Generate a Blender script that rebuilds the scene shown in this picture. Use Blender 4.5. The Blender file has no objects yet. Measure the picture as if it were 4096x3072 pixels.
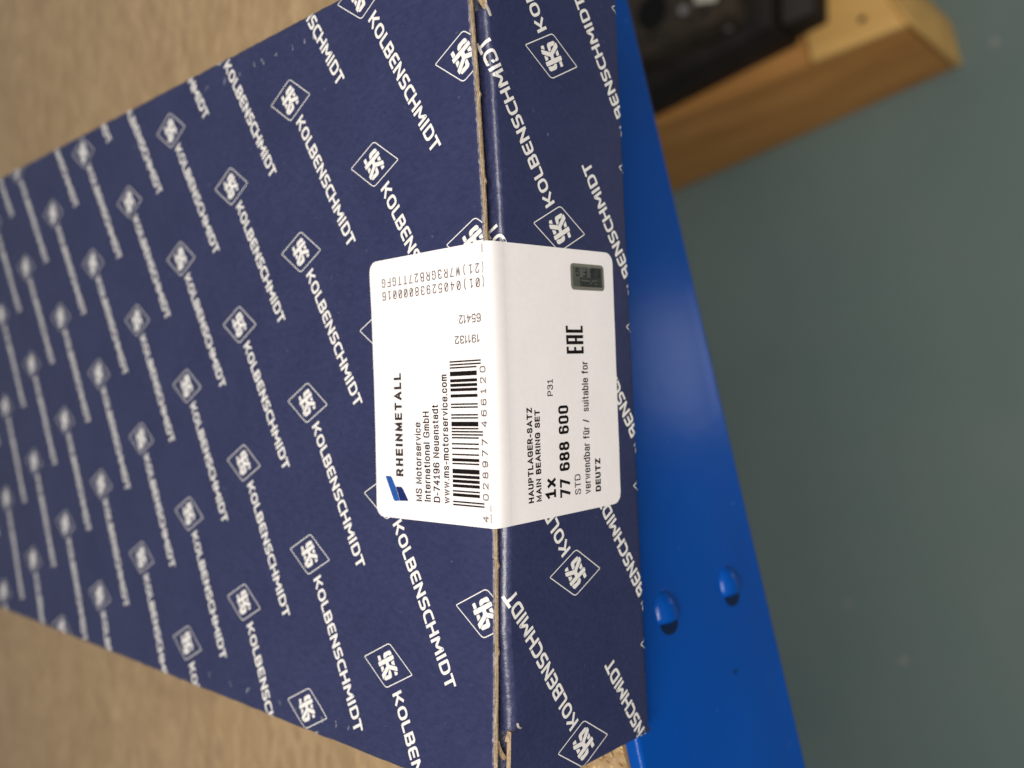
import bpy, bmesh, math, random
from mathutils import Vector, Matrix, noise
from mathutils.geometry import tessellate_polygon

random.seed(7)
S = 0.001                                   # all coordinates below are millimetres
scene = bpy.context.scene
col = scene.collection

# ------------------------------------------------------------------ camera
cam_d = bpy.data.cameras.new("camera")
cam = bpy.data.objects.new("camera", cam_d)
col.objects.link(cam)
R = ((-0.046256398953, -0.722817575376, -0.689489012444),
     (-0.998902327336, 0.028369500747, 0.037273474068),
     (-0.007381463098, 0.690456315890, -0.723336429227))
loc = Vector((-19.3235, -139.9358, 140.3958)) * S
m = Matrix.Identity(4)
for r in range(3):
    m[r][0] = R[0][r]; m[r][1] = -R[1][r]; m[r][2] = -R[2][r]; m[r][3] = loc[r]
cam.matrix_world = m
cam_d.sensor_width = 36.0
cam_d.lens = 36.0 * 3719.28 / 4096.0
cam_d.clip_start = 0.01
cam_d.clip_end = 50.0
cam_d.dof.use_dof = True
cam_d.dof.focus_distance = 0.208
cam_d.dof.aperture_fstop = 9.3
cam_d.dof.aperture_blades = 0
scene.camera = cam

# ------------------------------------------------------------------ world and lamps
world = bpy.data.worlds.new("World"); scene.world = world
world.use_nodes = True
bg = world.node_tree.nodes["Background"]
bg.inputs[0].default_value = (0.86, 0.93, 1.0, 1)
bg.inputs[1].default_value = 0.27

def area(name, pos, target, size, power, color, size_y=None):
    l = bpy.data.lights.new(name, 'AREA')
    l.energy = power; l.color = color; l.size = size
    if size_y: l.shape = 'RECTANGLE'; l.size_y = size_y
    o = bpy.data.objects.new(name, l); col.objects.link(o)
    p = Vector(pos) * S; t = Vector(target) * S
    o.location = p
    o.rotation_euler = (t - p).to_track_quat('-Z', 'Y').to_euler()
    return o
area("near_key_light", (-90, -290, 540), (-20, 60, 0), 0.26, 5.3, (1.0, 0.93, 0.84))  # added near light; its closeness stands in for shade from an upper shelf
area("ceiling_lamp", (500, -1500, 1700), (200, 200, -800), 1.2, 25.0, (1.0, 0.93, 0.80), 0.5)
area("beam_sheen_light", (141, -319, -705), (-17, 25, -116), 0.12, 0.10, (0.93, 0.92, 1.0))  # added unseen light, set low for the sheen on the blue beam

scene.view_settings.view_transform = 'Standard'
scene.view_settings.look = 'None'
scene.view_settings.exposure = 0.0
scene.view_settings.gamma = 1.0

# ------------------------------------------------------------------ helpers
def obj(name, verts, faces, mats, parent=None, face_mats=None, smooth=False, scale=S):
    me = bpy.data.meshes.new(name)
    me.from_pydata([(v[0] * scale, v[1] * scale, v[2] * scale) for v in verts], [], faces)
    for mt in (mats if isinstance(mats, (list, tuple)) else [mats]): me.materials.append(mt)
    if face_mats:
        for p, k in zip(me.polygons, face_mats): p.material_index = k
    if smooth:
        for p in me.polygons: p.use_smooth = True
    me.update()
    o = bpy.data.objects.new(name, me); col.objects.link(o)
    if parent: o.parent = parent
    return o

def empty(name, label, cat, loc=(0, 0, 0)):
    o = bpy.data.objects.new(name, None); col.objects.link(o)
    o.empty_display_size = 0.02
    o['label'] = label; o['category'] = cat
    return o

def grid(fn, us, vs):
    verts = [fn(u, v) for v in vs for u in us]
    n = len(us); faces = []
    for j in range(len(vs) - 1):
        for i in range(n - 1):
            a = j * n + i
            faces.append((a, a + 1, a + 1 + n, a + n))
    return verts, faces

def lin(a, b, n): return [a + (b - a) * i / n for i in range(n + 1)]

def sweep(prof, stations, closed=True):
    """prof: list of (a,b); stations: list of functions (a,b)->(x,y,z)"""
    verts = []; faces = []
    n = len(prof)
    for st in stations:
        for a, b in prof: verts.append(st(a, b))
    for k in range(len(stations) - 1):
        for i in range(n if closed else n - 1):
            j = (i + 1) % n
            faces.append((k * n + i, k * n + j, (k + 1) * n + j, (k + 1) * n + i))
    if closed:
        faces.append(tuple(range(n))[::-1])
        faces.append(tuple((len(stations) - 1) * n + i for i in range(n)))
    return verts, faces

def bevel_obj(o, w, seg=3):
    b = o.modifiers.new("bevel", 'BEVEL'); b.width = w * S * .5; b.segments = seg; b.limit_method = 'ANGLE'
    b.angle_limit = math.radians(40)
    for p in o.data.polygons: p.use_smooth = True
    return o

# ------------------------------------------------------------------ materials
def mat(name):
    mt = bpy.data.materials.new(name); mt.use_nodes = True
    nt = mt.node_tree
    return mt, nt, nt.nodes["Principled BSDF"]

def N(nt, t, **kw):
    n = nt.nodes.new(t)
    for k, v in kw.items():
        if hasattr(n, k): setattr(n, k, v)
        else: n.inputs[k.replace('_', ' ')].default_value = v
    return n

def L(nt, a, b): nt.links.new(a, b)

def noise_n(nt, scale, detail=4, rough=0.55, vec=None):
    n = nt.nodes.new('ShaderNodeTexNoise')
    n.inputs['Scale'].default_value = scale; n.inputs['Detail'].default_value = detail
    n.inputs['Roughness'].default_value = rough
    if vec: L(nt, vec, n.inputs['Vector'])
    return n

def ramp(nt, src, stops):
    r = nt.nodes.new('ShaderNodeValToRGB')
    els = r.color_ramp.elements
    while len(els) < len(stops): els.new(0.5)
    for e, (p, c) in zip(els, stops):
        e.position = p; e.color = c if len(c) == 4 else (*c, 1)
    L(nt, src, r.inputs[0]); return r

def mapping(nt, scale=(1, 1, 1), rot=(0, 0, 0)):
    tc = nt.nodes.new('ShaderNodeTexCoord'); mp = nt.nodes.new('ShaderNodeMapping')
    mp.inputs['Scale'].default_value = scale; mp.inputs['Rotation'].default_value = rot
    L(nt, tc.outputs['Object'], mp.inputs[0]); return mp.outputs[0]

def mix(nt, fac, a, b, blend='MIX'):
    x = nt.nodes.new('ShaderNodeMix'); x.data_type = 'RGBA'; x.blend_type = blend
    for s, v in ((0, fac), (6, a), (7, b)):
        if hasattr(v, 'links'): L(nt, v, x.inputs[s])
        else: x.inputs[s].default_value = v if s == 0 else (*v, 1) if len(v) == 3 else v
    return x.outputs[2]

def bump(nt, h, strength, dist, base=None):
    b = nt.nodes.new('ShaderNodeBump'); b.inputs['Strength'].default_value = strength
    b.inputs['Distance'].default_value = dist
    L(nt, h, b.inputs['Height'])
    if base: L(nt, base, b.inputs['Normal'])
    return b.outputs[0]

def navy(name, gloss=False):
    mt, nt, p = mat(name)
    v = mapping(nt)
    big = noise_n(nt, 45, 4, 0.6, v)
    fib = noise_n(nt, 900, 5, 0.7, mapping(nt, (1, 0.45, 1), (0, 0, 0.5)))
    c = ramp(nt, fib.outputs[0], [(0.3, (0.0190, 0.0240, 0.072)), (0.7, (0.0305, 0.0350, 0.093))])
    c2 = ramp(nt, big.outputs[0], [(0.3, (0.85, 0.85, 0.88)), (0.7, (1.08, 1.06, 1.04))])
    cc = mix(nt, 1.0, c.outputs[0], c2.outputs[0], 'MULTIPLY')
    # sparse pale dust flecks
    vor = nt.nodes.new('ShaderNodeTexVoronoi'); vor.inputs['Scale'].default_value = 420
    L(nt, v, vor.inputs['Vector'])
    sp = noise_n(nt, 650, 3, 0.6, mapping(nt, (1, 0.5, 1), (0, 0, 0.9)))
    f1 = ramp(nt, sp.outputs[0], [(0.64, (0, 0, 0)), (0.74, (1, 1, 1))])
    f2 = ramp(nt, vor.outputs['Distance'], [(0.18, (1, 1, 1)), (0.32, (0, 0, 0))])
    fl = mix(nt, 1.0, f1.outputs[0], f2.outputs[0], 'MULTIPLY')
    cc = mix(nt, fl, cc, (0.11, 0.11, 0.18))
    if gloss:
        # cracked, rubbed rim ink, plus some of the fold's highlight in the colour
        k = noise_n(nt, 700, 6, 0.75, v)
        f = ramp(nt, k.outputs[0], [(0.48, (0, 0, 0)), (0.78, (0.5, 0.5, 0.5))])
        cc = mix(nt, f.outputs[0], cc, (0.10, 0.10, 0.16))
    L(nt, cc, p.inputs['Base Color'])
    p.inputs['Roughness'].default_value = 0.36 if gloss else 0.46
    p.inputs['Specular IOR Level'].default_value = 0.6 if gloss else 0.30
    b1 = bump(nt, fib.outputs[0], 0.6, 0.00008)
    b1 = bump(nt, big.outputs[0], 0.35, 0.0004, b1)
    if gloss:
        kk = noise_n(nt, 420, 4, 0.6, v)
        b1 = bump(nt, kk.outputs[0], 0.6, 0.0004, b1)
    L(nt, b1, p.inputs['Normal'])
    return mt

M_navy = navy("navy_printed_board")
M_rim = navy("navy_cracked_rim", True)

def simple(name, color, rough, spec=0.5, nscale=0, var=0.15, bumpd=0, metallic=0, bstrength=0.4, stretch=(1, 1, 1)):
    mt, nt, p = mat(name)
    p.inputs['Roughness'].default_value = rough
    p.inputs['Specular IOR Level'].default_value = spec
    p.inputs['Metallic'].default_value = metallic
    if nscale:
        n = noise_n(nt, nscale, 5, 0.6, mapping(nt, stretch))
        lo = tuple(max(0, c * (1 - var)) for c in color); hi = tuple(c * (1 + var) for c in color)
        r = ramp(nt, n.outputs[0], [(0.3, lo), (0.7, hi)])
        L(nt, r.outputs[0], p.inputs['Base Color'])
        if bumpd: L(nt, bump(nt, n.outputs[0], bstrength, bumpd), p.inputs['Normal'])
    else:
        p.inputs['Base Color'].default_value = (*color, 1)
    return mt

M_ink = simple("white_printing_ink", (0.70, 0.68, 0.66), 0.42, 0.4, 500, 0.05, 0.00003)
M_scuff = simple("rubbed_board_scuff", (0.19, 0.19, 0.24), 0.4, 0.5, 900, 0.5, 0.0001)
M_paper = simple("white_label_paper", (0.765, 0.725, 0.735), 0.42, 0.35, 600, 0.02, 0.00003)
M_black = simple("black_label_print", (0.007, 0.005, 0.005), 0.6, 0.12, 900, 0.4)
M_brown = simple("thin_brown_print", (0.05, 0.035, 0.03), 0.5, 0.3)
M_grey = simple("dark_grey_print", (0.030, 0.025, 0.025), 0.6, 0.15)
M_lblue = simple("logo_mid_blue", (0.012, 0.075, 0.30), 0.4, 0.4, 400, 0.12)
M_dblue = simple("logo_dark_blue", (0.004, 0.014, 0.10), 0.4, 0.4, 400, 0.15)
M_holo1 = simple("seal_rim_foil", (0.145, 0.14, 0.115), 0.32, 0.5, 300, 0.10)
M_holo2 = simple("seal_mid_foil", (0.062, 0.066, 0.056), 0.30, 0.6, 300, 0.25)
M_holo3 = simple("seal_dark_foil", (0.018, 0.020, 0.017), 0.28, 0.6, 300, 0.3)

# brown corrugated cut edge
def board_edge():
    mt, nt, p = mat("brown_cut_corrugated_edge")
    n1 = noise_n(nt, 260, 5, 0.7, mapping(nt, (1, 5, 5)))
    n2 = noise_n(nt, 1500, 3, 0.6, mapping(nt))
    c = ramp(nt, n1.outputs[0], [(0.3, (0.22, 0.145, 0.08)), (0.5, (0.40, 0.29, 0.18)), (0.72, (0.58, 0.46, 0.32))])
    c2 = ramp(nt, n2.outputs[0], [(0.3, (0.75, 0.75, 0.75)), (0.7, (1.15, 1.15, 1.15))])
    L(nt, mix(nt, 1.0, c.outputs[0], c2.outputs[0], 'MULTIPLY'), p.inputs['Base Color'])
    p.inputs['Roughness'].default_value = 0.85
    L(nt, bump(nt, n1.outputs[0], 0.8, 0.0003), p.inputs['Normal'])
    return mt
M_edge = board_edge()

# blue powder coated steel
def blue_paint():
    mt, nt, p = mat("blue_powder_coat")
    v = mapping(nt)
    n = noise_n(nt, 14, 3, 0.5, v)
    c = ramp(nt, n.outputs[0], [(0.3, (0.0003, 0.050, 0.280)), (0.7, (0.0005, 0.060, 0.330))])
    sp = noise_n(nt, 210, 2, 0.5, v)
    f = ramp(nt, sp.outputs[0], [(0.765, (0, 0, 0)), (0.80, (0.5, 0.5, 0.5))])
    L(nt, mix(nt, f.outputs[0], c.outputs[0], (0.05, 0.13, 0.33)), p.inputs['Base Color'])
    p.inputs['Roughness'].default_value = 0.22
    p.inputs['Specular IOR Level'].default_value = 0.22
    peel = noise_n(nt, 330, 3, 0.5, v); wav = noise_n(nt, 55, 2, 0.5, v)
    b = bump(nt, peel.outputs[0], 0.22, 0.00012); b = bump(nt, wav.outputs[0], 0.25, 0.0006, b)
    L(nt, b, p.inputs['Normal'])
    return mt
M_blue = blue_paint()

# chipboard
def chipboard():
    mt, nt, p = mat("tan_chipboard")
    a = noise_n(nt, 300, 4, 0.65, mapping(nt, (0.40, 1, 1)))
    vor = nt.nodes.new('ShaderNodeTexVoronoi'); vor.inputs['Scale'].default_value = 230
    L(nt, mapping(nt, (0.42, 1, 1)), vor.inputs['Vector'])
    b = noise_n(nt, 45, 4, 0.6, mapping(nt, (0.4, 1, 1)))
    c = ramp(nt, a.outputs[0], [(0.28, (0.295, 0.200, 0.108)), (0.5, (0.350, 0.243, 0.134)), (0.72, (0.405, 0.290, 0.166))])
    c2 = ramp(nt, vor.outputs['Color'], [(0.1, (0.88, 0.86, 0.83)), (0.9, (1.08, 1.07, 1.06))])
    c3 = ramp(nt, b.outputs[0], [(0.3, (0.88, 0.86, 0.83)), (0.7, (1.08, 1.08, 1.08))])
    x = mix(nt, 1.0, c.outputs[0], c2.outputs[0], 'MULTIPLY'); x = mix(nt, 1.0, x, c3.outputs[0], 'MULTIPLY')
    L(nt, x, p.inputs['Base Color'])
    p.inputs['Roughness'].default_value = 0.6
    L(nt, bump(nt, a.outputs[0], 0.6, 0.0004), p.inputs['Normal'])
    return mt
M_chip = chipboard()

def floor_mat():
    mt, nt, p = mat("grey_green_floor_paint")
    v = mapping(nt)
    a = noise_n(nt, 4, 5, 0.6, v); b = noise_n(nt, 24, 3, 0.6, v)
    c = ramp(nt, a.outputs[0], [(0.3, (0.125, 0.175, 0.168)), (0.7, (0.155, 0.20, 0.188))])
    f = ramp(nt, b.outputs[0], [(0.72, (0, 0, 0)), (0.80, (0.45, 0.45, 0.45))])
    L(nt, mix(nt, f.outputs[0], c.outputs[0], (0.34, 0.35, 0.33)), p.inputs['Base Color'])
    p.inputs['Roughness'].default_value = 0.45
    L(nt, bump(nt, b.outputs[0], 0.2, 0.002), p.inputs['Normal'])
    return mt
M_floor = floor_mat()

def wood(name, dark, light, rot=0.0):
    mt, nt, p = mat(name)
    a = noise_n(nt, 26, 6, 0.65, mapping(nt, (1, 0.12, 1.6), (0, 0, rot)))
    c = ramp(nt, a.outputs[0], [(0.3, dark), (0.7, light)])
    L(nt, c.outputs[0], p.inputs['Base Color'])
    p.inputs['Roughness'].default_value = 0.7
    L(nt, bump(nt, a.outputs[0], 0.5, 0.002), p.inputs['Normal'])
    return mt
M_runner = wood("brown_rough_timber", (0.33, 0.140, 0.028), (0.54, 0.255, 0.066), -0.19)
M_lit_timber = wood("lit_end_timber", (0.56, 0.31, 0.085), (0.82, 0.50, 0.16), -0.19)  # paler copy of the runner wood: light on the end put into colour
M_iron = simple("black_cast_iron", (0.014, 0.010, 0.008), 0.6, 0.3, 30, 0.5, 0.003)
M_iron2 = simple("oily_machined_iron", (0.042, 0.030, 0.019), 0.55, 0.3, 40, 0.4, 0.002)
M_hole = simple("black_bore", (0.004, 0.0035, 0.003), 0.6, 0.2)
M_steel = simple("dull_zinc_bolt", (0.33, 0.31, 0.31), 0.4, 0.5, 60, 0.2, 0, 0.5)
M_tag = simple("cream_tag_paper", (0.62, 0.58, 0.48), 0.6)

# ------------------------------------------------------------------ floor
V, F = grid(lambda u, v: (u, v, -900.0), lin(-6000, 6000, 12), lin(-6000, 6000, 12))
fl = obj("floor", V, F, M_floor); fl['kind'] = 'structure'

V = []; F = []; gr = random.Random(3)
for x, y, r in [(300, 150, 4.5), (-300, 330, 4), (-355, 270, 5), (330, 110, 3)] + [(gr.uniform(-500, 400), gr.uniform(60, 500), gr.uniform(1, 2.6)) for _ in range(5)]:
    b_ = len(V); V.append((x, y, -899.2))
    for k in range(7): V.append((x + r * gr.uniform(.6, 1.2) * math.cos(k * .9), y + r * gr.uniform(.6, 1.2) * math.sin(k * .9), -899.9))
    F += [(b_, b_ + 1 + k, b_ + 1 + (k + 1) % 7) for k in range(7)]
gt = obj("floor_grit", V, F, simple("pale_grit", (0.25, 0.26, 0.245), 0.7)); gt['kind'] = 'stuff'
gt['label'] = "small pale specks of grit on the grey floor"; gt['category'] = "grit"

# ------------------------------------------------------------------ rack beam (runs 12 degrees off the box)
A12 = math.radians(12.0)
D = Vector((math.cos(A12), math.sin(A12), 0)); NB = Vector((-math.sin(A12), math.cos(A12), 0))
P0 = Vector((-117.0, 3.3, 0))
def beam_pt(s, back, z):                    # s along, back = depth behind the front face
    q = P0 + D * s + NB * back
    return (q.x, q.y, z)
def arc(cx, cy, r, a0, a1, n):
    return [(cx + r * math.cos(math.radians(a0 + (a1 - a0) * i / n)), cy + r * math.sin(math.radians(a0 + (a1 - a0) * i / n))) for i in range(n + 1)]
beam = empty("rack_beam", "glossy blue steel rack beam running under the navy box", "rack beam")
zt = -50.7; zb = -129.4
prof = []                                    # (back, z), counter-clockwise in the section
prof += arc(1.6, zt - 1.6, 1.6, 180, 90, 6)
prof += arc(3.6, zt - 1.2, 1.2, 90, 0, 4)
prof += [(4.8, zt - 19.0), (46.0, zt - 19.0), (46.0, zb)]
prof += arc(2.2, zb + 2.2, 2.2, 270, 180, 8)
prof += [(0.0, zb + 5.2), (0.05, zb + 6.0), (0.0, zb + 6.8)]
st = [lambda a, b, s=s: beam_pt(s, a, b) for s in lin(-500, 520, 20)]
V, F = sweep(prof, st)
bo = obj("beam_profile", V, F, M_blue, beam, smooth=False)
bo.data.polygons.foreach_set('use_smooth', [True] * len(bo.data.polygons))
es = bo.modifiers.new("split", 'EDGE_SPLIT'); es.split_angle = math.radians(28)

def lug(s0, z0):
    """punched hook boss: pressed bulge that ends in a steep cut on its -s side"""
    def h(a, b):
        # a along beam (mm from centre, + = towards +X), b vertical
        ry = 4.9
        d = (a / 5.6) ** 2 + (b / ry) ** 2 if a > 0 else (abs(a) / 3.6) ** 4.5 + (abs(b) / ry) ** 2.2
        sd = max(0.0, 1 - (abs(a + 0.2) / 8.5) ** 2) * max(0.0, 1 - (abs(b) / 6.8) ** 2)
        hh = 2.3 * max(0.0, 1 - d) ** 0.62 + 0.28 * sd * sd
        return hh
    def fn(a, b):
        x, y, z = beam_pt(s0 + a, -0.02 - h(a, b), z0 + b)
        return (x, y, z)
    V, F = grid(fn, lin(-9, 9, 72), lin(-7, 7, 56))
    o = obj("hook_boss", V, F, M_blue, beam, smooth=True)
    # dark skin on the steep end: the lanced slot's shade put into colour
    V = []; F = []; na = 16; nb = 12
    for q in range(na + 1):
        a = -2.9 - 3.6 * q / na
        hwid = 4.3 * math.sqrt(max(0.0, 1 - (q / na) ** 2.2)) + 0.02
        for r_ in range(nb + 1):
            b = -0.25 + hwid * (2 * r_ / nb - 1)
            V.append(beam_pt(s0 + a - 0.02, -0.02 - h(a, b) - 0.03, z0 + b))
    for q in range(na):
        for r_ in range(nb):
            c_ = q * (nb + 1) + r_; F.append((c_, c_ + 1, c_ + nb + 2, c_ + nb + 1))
    obj("boss_slot_shade", V, F, M_slot_shade, o, smooth=True)
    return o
M_slot_shade = simple("shaded_slot_paint", (0.0012, 0.010, 0.045), 0.5, 0.3)
def beam_mark(name, s0, z0, ra, rb, mt, seed):
    V = []
    for k in range(14):
        a = 2 * math.pi * k / 14; rr = 0.7 + 0.6 * abs(noise.noise(Vector((math.cos(a) * 1.5, math.sin(a) * 1.5, seed))))
        V.append(beam_pt(s0 + ra * rr * math.cos(a), -0.03, z0 + rb * rr * math.sin(a)))
    obj(name, V, [tuple(range(14))], mt, beam)
beam_mark("paint_smudge", 7.6, -101.5, 0.9, 1.5, simple("brown_smudge", (0.0015, 0.032, 0.15), 0.4, 0.22), 3.1)
beam_mark("paint_chip", 55.5, -121.0, 0.5, 0.7, simple("pale_blue_chip", (0.03, 0.12, 0.36), 0.5, 0.3), 5.3)
beam_mark("paint_chip", 47.0, -87.0, 0.3, 0.35, simple("pale_blue_chip", (0.03, 0.12, 0.36), 0.5, 0.3), 6.3)
beam_mark("paint_chip", 0.4, -88.0, 0.8, 0.3, simple("pale_blue_chip", (0.01, 0.09, 0.34), 0.5, 0.3), 8.3)
def s_of(x, y): return (Vector((x, y, 0)) - P0).dot(D)
lug(s_of(-86.5, 9.8), -74.2)
lug(s_of(-85.7, 9.9), -108.2)

# ------------------------------------------------------------------ shelf board
bd = [beam_pt(-480, 5.2, 0), beam_pt(500, 5.2, 0), beam_pt(500, 900, 0), beam_pt(-480, 900, 0)]
zT = -50.66; zB = zT - 18
nx = 60
us = lin(-480, 500, 200); 
def board_top(s, b):
    x, y, z = beam_pt(s, b, zT)
    if b < 6.5:
        y += 0.5 * noise.noise(Vector((s * 0.9, 0, 3))) + 0.3 * noise.noise(Vector((s * 3.1, 0, 3)))
        z -= 0.35 + 0.4 * abs(noise.noise(Vector((s * 1.3, 5, 3))))
    return (x, y, z)
bs = [5.4, 6.8, 9, 14, 30, 80, 200, 400, 650, 900]
V, F = grid(board_top, us, bs)
n = len(us); off = len(V)
V += [(x, y, zB) for x, y, z in V[:n]]
F += [(i, off + i, off + i + 1, i + 1) for i in range(n - 1)]
off2 = len(V)
V += [(p[0], p[1], zB) for p in (bd[0], bd[1], bd[2], bd[3])]
F += [(off2, off2 + 3, off2 + 2, off2 + 1)]
shelf = obj("shelf_board", V, F, M_chip)
shelf['label'] = "tan chipboard shelf the navy box lies on"; shelf['category'] = "shelf"

# loose, coarse flakes of the board's surface along its front edge
M_fl = [simple("wood_flake_pale", (0.50, 0.36, 0.19), 0.7, 0.3, 400, 0.3), simple("wood_flake_tan", (0.33, 0.20, 0.09), 0.7, 0.3, 400, 0.3),
        simple("wood_flake_dark", (0.13, 0.065, 0.025), 0.7, 0.3, 400, 0.3)]
fr = random.Random(5); V = []; F = []; FM = []
for k in range(1500):
    s0 = fr.uniform(-60, 60); b0_ = 5.6 + fr.random() ** 1.5 * 40; a = fr.gauss(1.2, 0.6); l_ = fr.uniform(1.0, 3.4); w_ = fr.uniform(.25, .9); t_ = fr.uniform(-.25, .25)
    z_ = zT + 0.03 + fr.random() * 0.22
    base = len(V)
    for u_, v_ in ((-l_ / 2, -w_ / 2 * .6), (0, -w_ / 2), (l_ / 2, -w_ / 2 * .4), (l_ / 2 * .9, w_ / 2 * .5), (0, w_ / 2), (-l_ / 2, w_ / 2 * .5)):
        q = beam_pt(s0 + u_ * math.cos(a) - v_ * math.sin(a), max(5.3, b0_ + u_ * math.sin(a) + v_ * math.cos(a)), z_)
        V.append((q[0], q[1], q[2] + t_ * v_ * .5))
    F.append(tuple(range(base, base + 6))); FM.append(fr.choice((0, 0, 1, 1, 2)))
ff = obj("surface_flakes", V, F, M_fl, shelf, face_mats=FM); ff['kind'] = 'stuff'

# ------------------------------------------------------------------ the box
box = empty("cardboard_box", "navy cardboard parts box printed with white emblems and words, on the tan shelf", "box")
Q = 0.0163072; XC = 0.10687
def sag(x):
    return 40 * Q * ((x / 40 - XC) ** 2 - 1)
XL, XR = -109.8, 75.6                       # lid edges
YF, YB = 1.0, 345.0
RE = 1.6
def top_map(x, y, h=0.0):
    """2-D print sheet coordinate -> lid surface, rolling down over both side edges"""
    if x < XL + RE:
        a = (XL + RE - x) / RE
        if a < math.pi / 2:
            return (XL + RE - (RE + h) * math.sin(a), y, sag(XL) - RE + (RE + h) * math.cos(a))
        d = (a - math.pi / 2) * RE
        return (XL - h, y, sag(XL) - RE - d)
    if x > XR - RE:
        a = (x - XR + RE) / RE
        if a < math.pi / 2:
            return (XR - RE + (RE + h) * math.sin(a), y, sag(XR) - RE + (RE + h) * math.cos(a))
        d = (a - math.pi / 2) * RE
        return (XR + h, y, sag(XR) - RE - d)
    s = sag(x)
    # blend to the edge heights so the arcs join
    if x < XL + 8: 
        t = (XL + 8 - x) / (8 - RE); s = s * (1 - t) + (sag(XL)) * t
    if x > XR - 8:
        t = (x - XR + 8) / (8 - RE); s = s * (1 - t) + (sag(XR)) * t
    return (x, y, s + h)

T_B = 1.35                                   # board thickness
def edge_wob(x):
    return 0.05 * noise.noise(Vector((x * 0.3, 1.7, 0))) + 0.035 * noise.noise(Vector((x * 2.3, 4.1, 0)))
# lid panel: outer skin, rounded-over at the front edge, down both sides
xs = [XL - 4, XL - 1.5] + [XL + RE - RE * a for a in (1.57, 1.2, 0.8, 0.4)] + lin(XL + RE, XR - RE, 92) + \
     [XR - RE + RE * a for a in (0.4, 0.8, 1.2, 1.57)] + [XR + 1.5, XR + 4]
def lid_fn(x, y):
    j = 0.0
    if y < YF + 0.8: j = edge_wob(x)
    px, py, pz = top_map(x, y + (j if y < YF + 0.8 else 0))
    if y < YF + 0.8:                         # crushed rounded lip
        t = (YF + 0.8 - y) / 0.8
        pz -= 0.28 * t * t + 0.05 * t * noise.noise(Vector((x * 1.7, 0, 9)))
    # little crushed ripples along the side edges
    w = 0.0
    if x < XL + 4: w = (XL + 4 - x) / 4
    if x > XR - 4: w = (x - XR + 4) / 4
    if w > 0:
        w = min(w, 1.0)
        nn = noise.noise(Vector((y * 0.35, x * 0.05, 2)))
        px += (0.25 * nn) * w
        pz -= 0.22 * abs(noise.noise(Vector((y * 0.6, 0, 12)))) * w
    return (px, py, pz)
ys = [YF, YF + 0.2, YF + 0.45, YF + 0.8, YF + 1.4, 4, 8] + lin(12, YB, 170)
V, F = grid(lid_fn, xs, ys)
lid = obj("lid_panel", V, F, M_navy, box, smooth=True)

# white-ish rubbed line on the lip and the brown cut edge under it
mx = lin(XL + 0.6, XR - 0.6, 620)
nicks = [(-63.5, 0.9), (-71, 0.0), (-56.0, 0.8), (-75.5, 0.7), (28.5, 1.0), (10.9, 0.0), (19.5, 0.6), (-100, .5)]
def blob(x):
    b = 0
    for c, a in [(41.6, 0.32), (23.0, 0.30), (-59.6, 0.30), (-78.0, 0.24), (66.0, .2)]:
        b += a * math.exp(-((x - c) / 0.55) ** 2)
    return b
def cut_fn(x, k):
    w = edge_wob(x)
    px, py, pz = top_map(x, YF + w)
    pz -= 0.28
    b = blob(x)
    n1 = 0.05 * noise.noise(Vector((x * 3.0, k * 2.0, 0)))
    prof = [(0.0, 0.0), (-0.10, -0.22), (-0.04, -0.42), (-0.12, -0.66), (-0.02, -0.92), (0.05, -1.18), (0.9, -1.22)]
    dy, dz = prof[k]
    return (px, py + dy - n1 * 1.2 - b * (1 if k < 6 else 0), pz + dz - (b * 0.6 if k >= 3 else -b * 0.5 if k <= 1 else 0))
V, F = grid(cut_fn, mx, list(range(7)))
F = [f[::-1] for f in F]
obj("lid_cut_edge", V, F, M_edge, box, smooth=False)
def rub_fn(x, k):
    w = edge_wob(x)
    px, py, pz = top_map(x, YF + w)
    wd = 0.34 + 0.30 * noise.noise(Vector((x * 0.9, 7, 0))) + 0.12 * noise.noise(Vector((x * 4, 7, 0)))
    wd = max(0.06, wd)
    y0 = YF + wd * k
    q = lid_fn(x, y0 + 0.0)
    return (q[0], q[1] - (0.02 if k < 0.3 else 0), q[2] + 0.02)
V, F = grid(rub_fn, lin(XL + 2, XR - 2, 700), [0.0, 0.33, 0.66, 1.0])
M_rub = simple("rubbed_lip", (0.13, 0.12, 0.14), 0.5, 0.4, 700, 0.75, 0.0002)
obj("rubbed_lip", V, F, M_rub, lid, smooth=True)
# underside of lid
V, F = grid(lambda x, y: (top_map(x, y)[0], y, top_map(x, y)[2] - T_B - 0.12), lin(XL + 2, XR - 2, 46), [YF + 0.9, 12, 60, YB])
F = [f[::-1] for f in F]
obj("lid_inner_face", V, F, M_edge, box)

# rubbed dimples beside the side creases
dimples = []
def dimple(x, y, rx, ry, k):
    rr_ = random.Random(k * 13 + int(y))
    for q in range(3):
        dimple1(x + rr_.uniform(-.6, .6), y + rr_.uniform(-.7, .7), rx * rr_.uniform(.3, .75), ry * rr_.uniform(.3, .7), k + q * .37)
def dimple1(x, y, rx, ry, k):
    n = 12; pts = []
    for i in range(n):
        a = 2 * math.pi * i / n; rr = 1 + 0.35 * noise.noise(Vector((math.cos(a) * 2, math.sin(a) * 2, k * 7.3)))
        pts.append(top_map(x + rx * rr * math.cos(a), y + ry * rr * math.sin(a), 0.03))
    V = [top_map(x, y, 0.05)] + pts
    F = [(0, 1 + i, 1 + (i + 1) % n) for i in range(n)]
    obj("scuff_mark", V, F, M_scuff, lid, smooth=True)
k = 0
for yy in (57, 61.5, 66, 74, 80, 86, 93, 101, 112):
    k += 1; dimple(XR - 6.2 + random.uniform(-.3, .3), yy + random.uniform(-.8, .8), random.uniform(.5, 1.0), random.uniform(.35, .75), k)
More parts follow.
